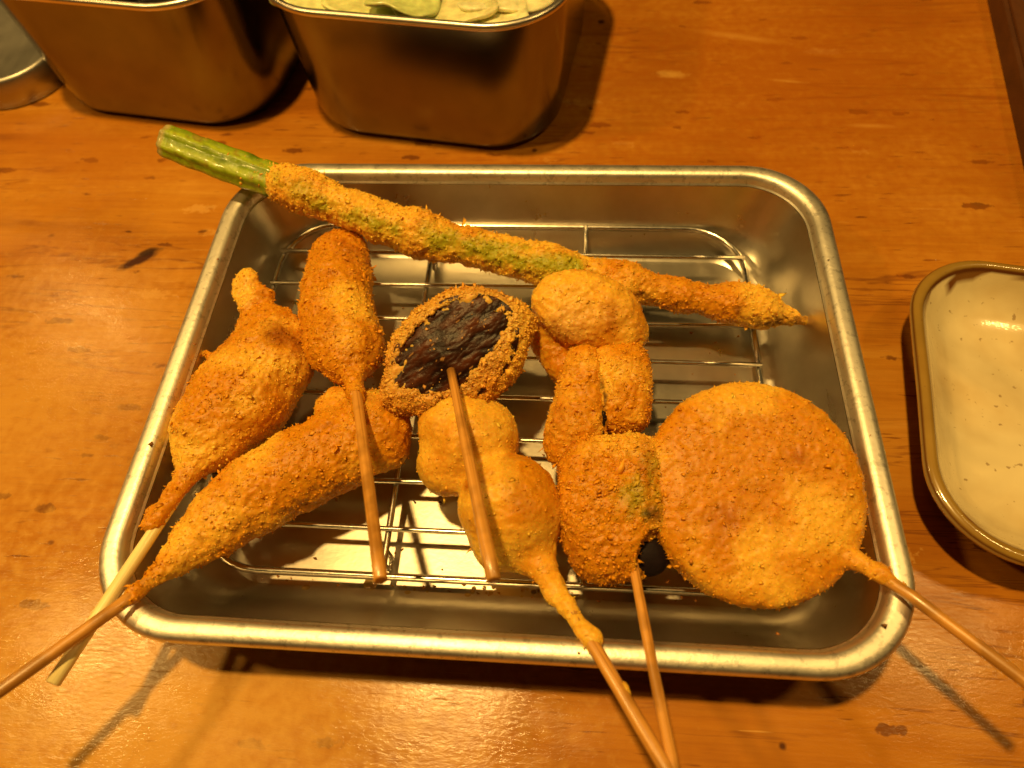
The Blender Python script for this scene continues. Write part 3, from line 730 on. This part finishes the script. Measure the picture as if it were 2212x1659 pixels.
# 2 prawn at upper left with pale stick
prn = empty('prawn_skewer', base_of(510, 850, 14), 'plump fried prawn with a crisp tail on the pale stick, beside the left tray wall', 'skewer', SG)
def prn_paint(V, C):
    out = C.copy()
    for (x, y, z, r) in ((600, 720, 34, 6), (620, 730, 32, 6), (515, 925, 36, 5), (660, 750, 28, 5)):
        d = np.linalg.norm(V - P(x, y, z), axis=1) * 1000 / r + fbm(V, 3, 3, 6) * .6
        m_ = np.clip(1.3 - d, 0, 1)[:, None] * .7; out = out * (1 - m_) + DARK * .8 * m_
    return out
body = [sd_chain([(552, 668, 27, 26), (575, 715, 26, 62), (572, 790, 25, 98), (520, 860, 25, 108), (470, 920, 25, 92), (432, 975, 26, 50), (405, 1022, 27.5, 22), (374, 1070, 28.8, 20), (330, 1132, 30.3, 14)], 0.82),
        sd_chain([(545, 665, 28, 20), (540, 625, 30, 18), (530, 600, 31, 14)], 0.7), sd_chain([(520, 612, 31, 19), (517, 634, 30.5, 15), (530, 655, 30, 9)], 0.7), sd_chain([(545, 640, 29.5, 12), (560, 628, 31, 9)], .7), sd_chain([(452, 770, 25, 12), (440, 762, 25, 6)], .8), sd_chain([(536, 590, 32, 11), (540, 600, 32, 10)], .7),
        sd_chain([(560, 680, 27, 20), (580, 640, 29, 14)], 0.7), sd_chain([(600, 700, 27, 34), (640, 740, 25, 34)], .8), sd_chain([(330, 1110, 28.5, 14), (318, 1135, 28.5, 9)], .9)]
coat(prn, body, 31, dens=1.2, paint=prn_paint, pale=-.05, k=0.0025, shag=.16)
stick(prn, [(440, 985, 26.5), (115, 1475, 34.2)], 1.65, M_STICKP, 1.75)

# 3 upright sausage-shaped piece
sg = empty('fried_roll_skewer', base_of(735, 640, 14), 'upright sausage-shaped breaded roll between the prawn and the mushroom, just below the asparagus', 'skewer', SG)
coat(sg, [sd_chain([(735, 556, 24, 64), (728, 620, 25, 74), (730, 680, 26.5, 77), (745, 735, 28, 79), (755, 765, 29, 68), (762, 805, 31, 24), (768, 850, 33.5, 17), (775, 900, 36, 13)], .88), sd_chain([(790, 760, 27, 42)]), sd_chain([(700, 750, 27.5, 44)])],
     32, dens=1.7, size=.00042, pale=-.15, dark=.05, k=.003)
stick(sg, [(764, 800, 31), (822, 1252, 56)], 1.5, None, 1.6)

# 4 long piece lying diagonally
lg = empty('chicken_skewer', base_of(640, 1040, 14), 'long tapering breaded piece lying diagonally at the front left, darker stick crossing the pale one', 'skewer', SG)
coat(lg, [sd_chain([(805, 930, 24, 84), (740, 968, 24, 88), (650, 1010, 24, 88), (560, 1062, 24, 86), (480, 1122, 23.5, 74), (425, 1168, 24, 56), (385, 1205, 26, 36), (340, 1243, 29, 19), (290, 1285, 32.5, 14), (262, 1308, 34.5, 10)], .85),
          sd_chain([(735, 885, 24, 50), (790, 880, 24, 46)], .8), sd_chain([(830, 970, 22, 50)], .85)],
     33, dens=1.2, pale=-.12, k=.003, shag=.15)
stick(lg, [(400, 1195, 25.5), (262, 1305, 34.2), (-123, 1580, 45)], 1.6, None, 1.6)

# 5 quail eggs
eg = empty('quail_egg_skewer', base_of(1060, 1020, 14), 'two round breaded balls in a row on one stick, just below the mushroom', 'skewer', SG)
coat(eg, [sd_chain([(995, 925, 26, 92), (1022, 952, 26, 100)], .95), sd_chain([(975, 1000, 24, 74)], .9), sd_chain([(1098, 1088, 26.5, 108), (1110, 1108, 26, 106)], .98),
          sd_chain([(1100, 1160, 23, 84), (1150, 1190, 24, 50), (1172, 1225, 26, 29), (1195, 1265, 27.5, 23), (1225, 1310, 29.5, 18), (1265, 1370, 31.5, 17), (1295, 1420, 33, 12)], .9), sd_chain([(1285, 1378, 31.5, 16)]), sd_chain([(1195, 1285, 28.3, 16)]), sd_chain([(1345, 1487, 35, 15), (1350, 1500, 35.4, 13)])],
     34, dens=0.7, size=.00034, lump=.0003, rough=.00018, pale=.45, dark=-.12, k=.0022, shag=.12)
stick(eg, [(1150, 1190, 25), (1292, 1410, 33), (1520, 1800, 42)], 1.65, None, 1.65)

# 6 mushroom
mu = empty('mushroom_skewer', base_of(985, 755, 20), 'breaded mushroom cap with its dark brown face up, propped on the other pieces', 'skewer', SG)
mc = P(988, 762, 37)
maj = P(1130, 665, 41) - P(850, 850, 33)
fax = frame((0.02, -0.40, 0.9), maj)
m_r = (0.0225, 0.0172, 0.0082)
fm = sd_ell(mc, fax, m_r, 2.6)
top0 = mc + fax[2] * 0.0068
def on_face(px, py):
    d = ROT.T @ np.array([(px - 1106) / FPX, (py - 829.5) / FPX, 1]); t = ((top0 - CAM) @ fax[2]) / (d @ fax[2])
    return ((CAM + t * d - mc) @ fax.T)[:2]
MPOLY = np.array([on_face(*q) for q in ((848, 822), (862, 765), (905, 705), (960, 668), (1020, 643), (1086, 650), (1050, 672), (1092, 690), (1078, 728), (1050, 765), (1012, 800), (985, 835), (915, 842))])
def face_mask(g):
    l = (g - mc) @ fax.T
    xy = l[:, :2]; sd = None; inside = np.zeros(len(g), bool)
    for p, q in zip(MPOLY, np.roll(MPOLY, -1, 0)):
        e = q - p; w_ = xy - p; t = np.clip(w_ @ e / (e @ e), 0, 1); dd = np.linalg.norm(w_ - t[:, None] * e, axis=1)
        sd = dd if sd is None else np.minimum(sd, dd)
        cr = ((p[1] > xy[:, 1]) != (q[1] > xy[:, 1])) & (xy[:, 0] < (q[0] - p[0]) * (xy[:, 1] - p[1]) / (q[1] - p[1] + 1e-12) + p[0])
        inside ^= cr
    sd = np.where(inside, -sd, sd)
    return 1 + (sd - 0.0009) / 0.011 + 0.10 * fbm(g, 2.4, 3, 12), l
def mush_cut(g, d):
    a_, l = face_mask(g)
    hole = np.maximum((a_ - 1) * 0.011, -(l[:, 2] - 0.0056))
    return np.maximum(d, -hole)
def mush_keep(V):
    a_, l = face_mask(V)
    return np.where((a_ < 1.0) & (l[:, 2] > 0.003), 0.01, 1.0)
def mush_paint(V, C):
    out = C * .6 + np.array((.66, .36, .06)) * .4; a_, l = face_mask(V)
    ed = np.clip(1.5 - a_, 0, .5)[:, None] * 2 * (l[:, 2] > 0)[:, None] * .5
    return out * (1 - ed) + np.array((.70, .42, .10)) * ed
coat(mu, [fm, sd_chain([(870, 850, 33, 44)]), sd_chain([(1110, 700, 39, 40)])], 35, dens=2.6, size=.00052, paint=mush_paint, extra=mush_cut, k=.003, lump=.0005, rough=.0005, shag=.22, pale=-.05, keepf=mush_keep)
# the cap's face itself
n = 90; xs = np.linspace(-1, 1, n); X, Y = np.meshgrid(xs, xs, indexing='ij')
R_ = np.sqrt(X ** 2 + Y ** 2); X1 = X * np.sqrt(1 - Y ** 2 / 2); Y1 = Y * np.sqrt(1 - X ** 2 / 2)
lx = X1 * .0200; ly = Y1 * .0146; q = np.stack([lx, ly, 0 * lx], -1).reshape(-1, 3)
stre = fbm(q * np.array((0.5, 1.2, 1)), 2.6, 5, 41); lowf = fbm(q, 8, 2, 43)
hz = 0.0070 - 0.0016 * (X1 ** 2 + Y1 ** 2).ravel() ** 1 + stre * 0.0003 + lowf * .0005 + fbm(q * np.array((.6, 1.2, 1)), 0.8, 3, 47) * .00014
q[:, 2] = hz
q3 = mc + q @ fax
cidx = np.clip(stre * 1.4 + .3, 0, 1)[:, None]
cc = np.array((0.014, 0.0045, 0.002)) * (1 - cidx) + np.array((0.085, 0.021, 0.005)) * cidx
fl = (fbm(q * np.array((.55, 2.0, 1)), 1.0, 2, 44) > .6)[:, None]
cc = np.where(fl, np.array((.34, .17, .05)), cc)
idx = np.arange(n * n).reshape(n, n)
F = np.stack([idx[:-1, :-1], idx[1:, :-1], idx[1:, 1:], idx[:-1, 1:]], -1).reshape(-1, 4)
link('mushroom_cap', mesh_np('mushroom_cap', q3, F, cc), M_MUSH, mu)
v, f, c = crumbs(q3, F, np.full((len(q3), 3), (.50, .25, .06)), 40, .00045, 77, .3)
o = link('loose_crumbs', mesh_np('loose_crumbs', v, f, c), M_CRUMB, mu, False); o['kind'] = 'stuff'
stick(mu, [(974, 800, 43), (1066, 1252, 57)], 1.2, None, 1.65, 2)

# 7 vegetable skewer
vg = empty('vegetable_skewer', base_of(1320, 950, 14), 'skewer of overlapping breaded vegetable slices with dark eggplant skin peeping out at its front end', 'skewer', SG)
top = frame((0.10, -0.35, 1), P(1375, 700, 40) - P(1165, 650, 40))
veg = [sd_ell(P(1268, 672, 36), top, (.0172, .0118, .0085), 2.6), sd_chain([(1190, 735, 27, 45), (1215, 790, 25, 38)], .9), sd_chain([(1345, 722, 32, 52)], .8)]
def veg_paint(V, C):
    q = P(1230, 705, 44); d = np.linalg.norm((V - q) / np.array((1.6, 1, 1)), axis=1) * 1000 / 6 + fbm(V, 4, 2, 6) * .5
    m_ = np.clip(1.5 - d, 0, 1)[:, None] * .8; C = C * (1 - m_) + np.array((.78, .47, .10)) * m_
    return C
coat(vg, veg, 36, dens=0.8, size=.00036, pale=.45, dark=-.15, paint=veg_paint, name='top_slice', k=.003, lump=.0005, rough=.00028, shag=.18)
def seam_paint(V, C):
    d = polyd(V, [(1294, 765, 34), (1302, 800, 34.5), (1307, 850, 34.5), (1305, 895, 34), (1298, 935, 33)]) / .85 + fbm(V, 1.6, 3, 6) * 1.1
    m_ = np.clip(1.4 - d, 0, 1)[:, None] * .85
    return C * (1 - m_) + np.array((.06, .024, .008)) * m_
coat(vg, [sd_chain([(1262, 775, 30, 36), (1250, 850, 29.5, 48), (1246, 915, 28, 64), (1230, 955, 25, 56)], .8), sd_ell(P(1262, 850, 27.5), frame((-.15, -.2, 1), P(1245, 950, 27) - P(1268, 760, 28)), (.0145, .0062, .0080), 3)], 37, dens=1.5, name='left_slice', paint=seam_paint, dark=.02, shag=.16)
coat(vg, [sd_ell(P(1341, 838, 28), frame((.12, -.15, 1), P(1366, 930, 27) - P(1340, 750, 27)), (.0142, .0084, .0088), 3, 3.2)], 38, dens=1.9, name='right_slice', paint=seam_paint, dark=.12, shag=.2)
egp = (0.014, 0.008, 0.010)
blk = [sd_ell(P(1325, 1040, 27), frame((0, -.2, 1), P(1440, 1030, 27) - P(1215, 1030, 27)), (.0150, .0128, .0092), 3, 3.0), sd_ell(P(1322, 1135, 26), frame((0, -.25, 1), P(1430, 1130, 27) - P(1230, 1130, 27)), (.0134, .0130, .0090), 2.6, 2.6), sd_chain([(1300, 1190, 24, 58), (1345, 1195, 24, 50)], .9), sd_chain([(1418, 1060, 26, 36), (1412, 1110, 25, 40)], .9)]
def hole(g, d):
    c0 = P(1425, 1200, 30); l = np.linalg.norm((g - c0) / np.array((1, 1, 1.6)), axis=1) - .0062 + fbm(g, 2.2, 3, 5) * .0011
    return np.maximum(d, -l)
def blk_paint(V, C):
    out = C.copy(); gg = np.array((.42, .30, .02))
    for (x, y, z, r, col) in ((1385, 1065, 36, 5.5, gg), (1410, 1010, 34, 4, gg), (1370, 1090, 36, 4, gg), (1400, 1105, 34, 2.2, np.array(egp)), (1418, 1118, 33, 1.6, np.array(egp)), (1285, 1165, 36, 1.0, np.array(egp))):
        d = np.linalg.norm(V - P(x, y, z), axis=1) * 1000 / r + fbm(V, 1.8, 3, 6) * .9
        m_ = np.clip(1.3 - d, 0, 1)[:, None] * .75; out = out * (1 - m_) + col * m_
    return out
coat(vg, blk, 39, dens=2.0, size=.00048, name='front_slice', paint=blk_paint, extra=hole, dark=.05, pale=-.1, k=.004, shag=.25, rough=.00045)
M_EGG = mat_vc('eggplant_skin', .55, .12, 0, 0, (300, .0002))
V, F = blob([sd_ell(P(1396, 1190, 22), frame((.1, -.2, 1), (1, 0.2, 0)), (.0066, .0068, .0050), 2.4)], h=.0005)
link('eggplant_skin', mesh_np('eggplant_skin', V, F, np.full((len(V), 3), egp)), M_EGG, vg)
V, F = blob([sd_chain([(1294, 765, 31.6, 6), (1302, 800, 32.0, 7), (1306, 850, 32.0, 7), (1304, 900, 31.4, 8), (1298, 935, 30.2, 7)])], h=.0004)
V = V + normals(V, F) * (fbm(V, 2, 3, 4) * .0009)[:, None]
link('eggplant_skin', mesh_np('eggplant_skin', V, F, np.full((len(V), 3), egp)), M_EGG, vg)
stick(vg, [(1355, 1150, 24), (1408, 1430, 33), (1475, 1760, 41)], 1.35, None, 1.35, 4)

# 8 big round potato cake
pk = empty('potato_cake_skewer', base_of(1640, 1065, 14), 'large flat round breaded cake in the front right of the tray', 'skewer', SG)
pc = P(1624, 1060, 28)
pf = sd_ell(pc, frame((0.02, -0.20, 1), (1, 0, 0)), (.0290, .0302, .0078), 4.0)
coat(pk, [pf, sd_chain([(1815, 1195, 27.5, 15), (1850, 1212, 29.5, 18), (1900, 1240, 31.5, 17), (1945, 1268, 33, 12)], .9), sd_chain([(1905, 1228, 31.5, 10)])], 40, dens=0.9, size=.00038, lump=.00022, rough=.00024, pale=.0, dark=-.3, k=.0010, shag=.35, h=.00042)
stick(pk, [(1780, 1165, 27), (1965, 1285, 33.6), (2300, 1536, 40)], 1.5, None, 1.5, 6)

# ------------------------------------------------------------------ loose bits
mt, nt, b = newmat('frying_oil'); b.inputs['Base Color'].default_value = (.9, .62, .25, 1); b.inputs['Roughness'].default_value = .03
b.inputs['Transmission Weight'].default_value = .95; b.inputs['IOR'].default_value = 1.46
rg = np.random.default_rng(5); V = []; F = []
drops = [(660, 1277, 2.0), (800, 1262, 2.2), (880, 1286, 1.6), (1010, 1290, 1.4), (1180, 1272, 1.4), (760, 1290, 1.0), (930, 1290, 1.1)]
drops += [(rg.uniform(620, 1250), rg.uniform(1268, 1296), rg.uniform(.4, .9)) for _ in range(46)]
for x, y, r in drops:
    p = P(x, y, 1.3); p[2] = 0.00115; s = len(V)
    for k in range(4):
        a_ = k / 4 * math.pi / 2
        for j in range(10):
            t = j * math.pi / 5; V.append(p + np.array([r * math.cos(a_) * math.cos(t), r * math.cos(a_) * math.sin(t), r * .55 * math.sin(a_)]) / 1000)
    V.append(p + np.array([0, 0, r * .55 / 1000]))
    for k in range(3):
        for j in range(10): F.append([s + k * 10 + j, s + k * 10 + (j + 1) % 10, s + (k + 1) * 10 + (j + 1) % 10, s + (k + 1) * 10 + j])
    for j in range(10): F.append([s + 30 + j, s + 30 + (j + 1) % 10, s + 40])
tag(link('oil_droplets', mesh_np('oil_droplets', V, F), mt), 'small clear oil droplets along the front edge of the tray floor', 'oil', None, 'stuff')
bits = [P(x, y, 1.6) for x, y in ((800, 600), (950, 1085), (905, 1030), (1030, 1110), (1680, 1270), (955, 1230), (1230, 1290), (890, 1290), (1745, 905), (560, 1225))]
bits += [P(rg.uniform(600, 1750), rg.uniform(1240, 1300), 1.5) for _ in range(60)] + [P(rg.uniform(620, 1600), rg.uniform(620, 1250), 1.5) for _ in range(110)] + [P(x, y, 31) for x, y in ((1880, 940), (1790, 560), (365, 880), (420, 745), (1910, 1350), (1900, 1225), (330, 960), (1250, 1410), (470, 560))]
bits += [P(1680, 1372, 12), P(1740, 1395, 20), P(440, 700, 24), P(395, 905, 12)]
V = np.zeros((0, 3)); FF = []; CC = []
for i, p in enumerate(bits):
    s = rg.uniform(.0003, .0008); V = np.concatenate([V, p + OCT * np.array([s, s * .7, s * .5]) + rg.normal(size=(6, 3)) * s * .3]); FF.append(OF + 6 * i)
    CC += [np.array((.5, .2, .04)) * rg.uniform(.25, 1.1)] * 6
tag(link('fallen_crumbs', mesh_np('fallen_crumbs', V, np.concatenate(FF), np.array(CC)), M_CRUMB, None, False), 'tiny brown crumbs scattered on the tray floor and rim', 'crumbs', None, 'stuff')
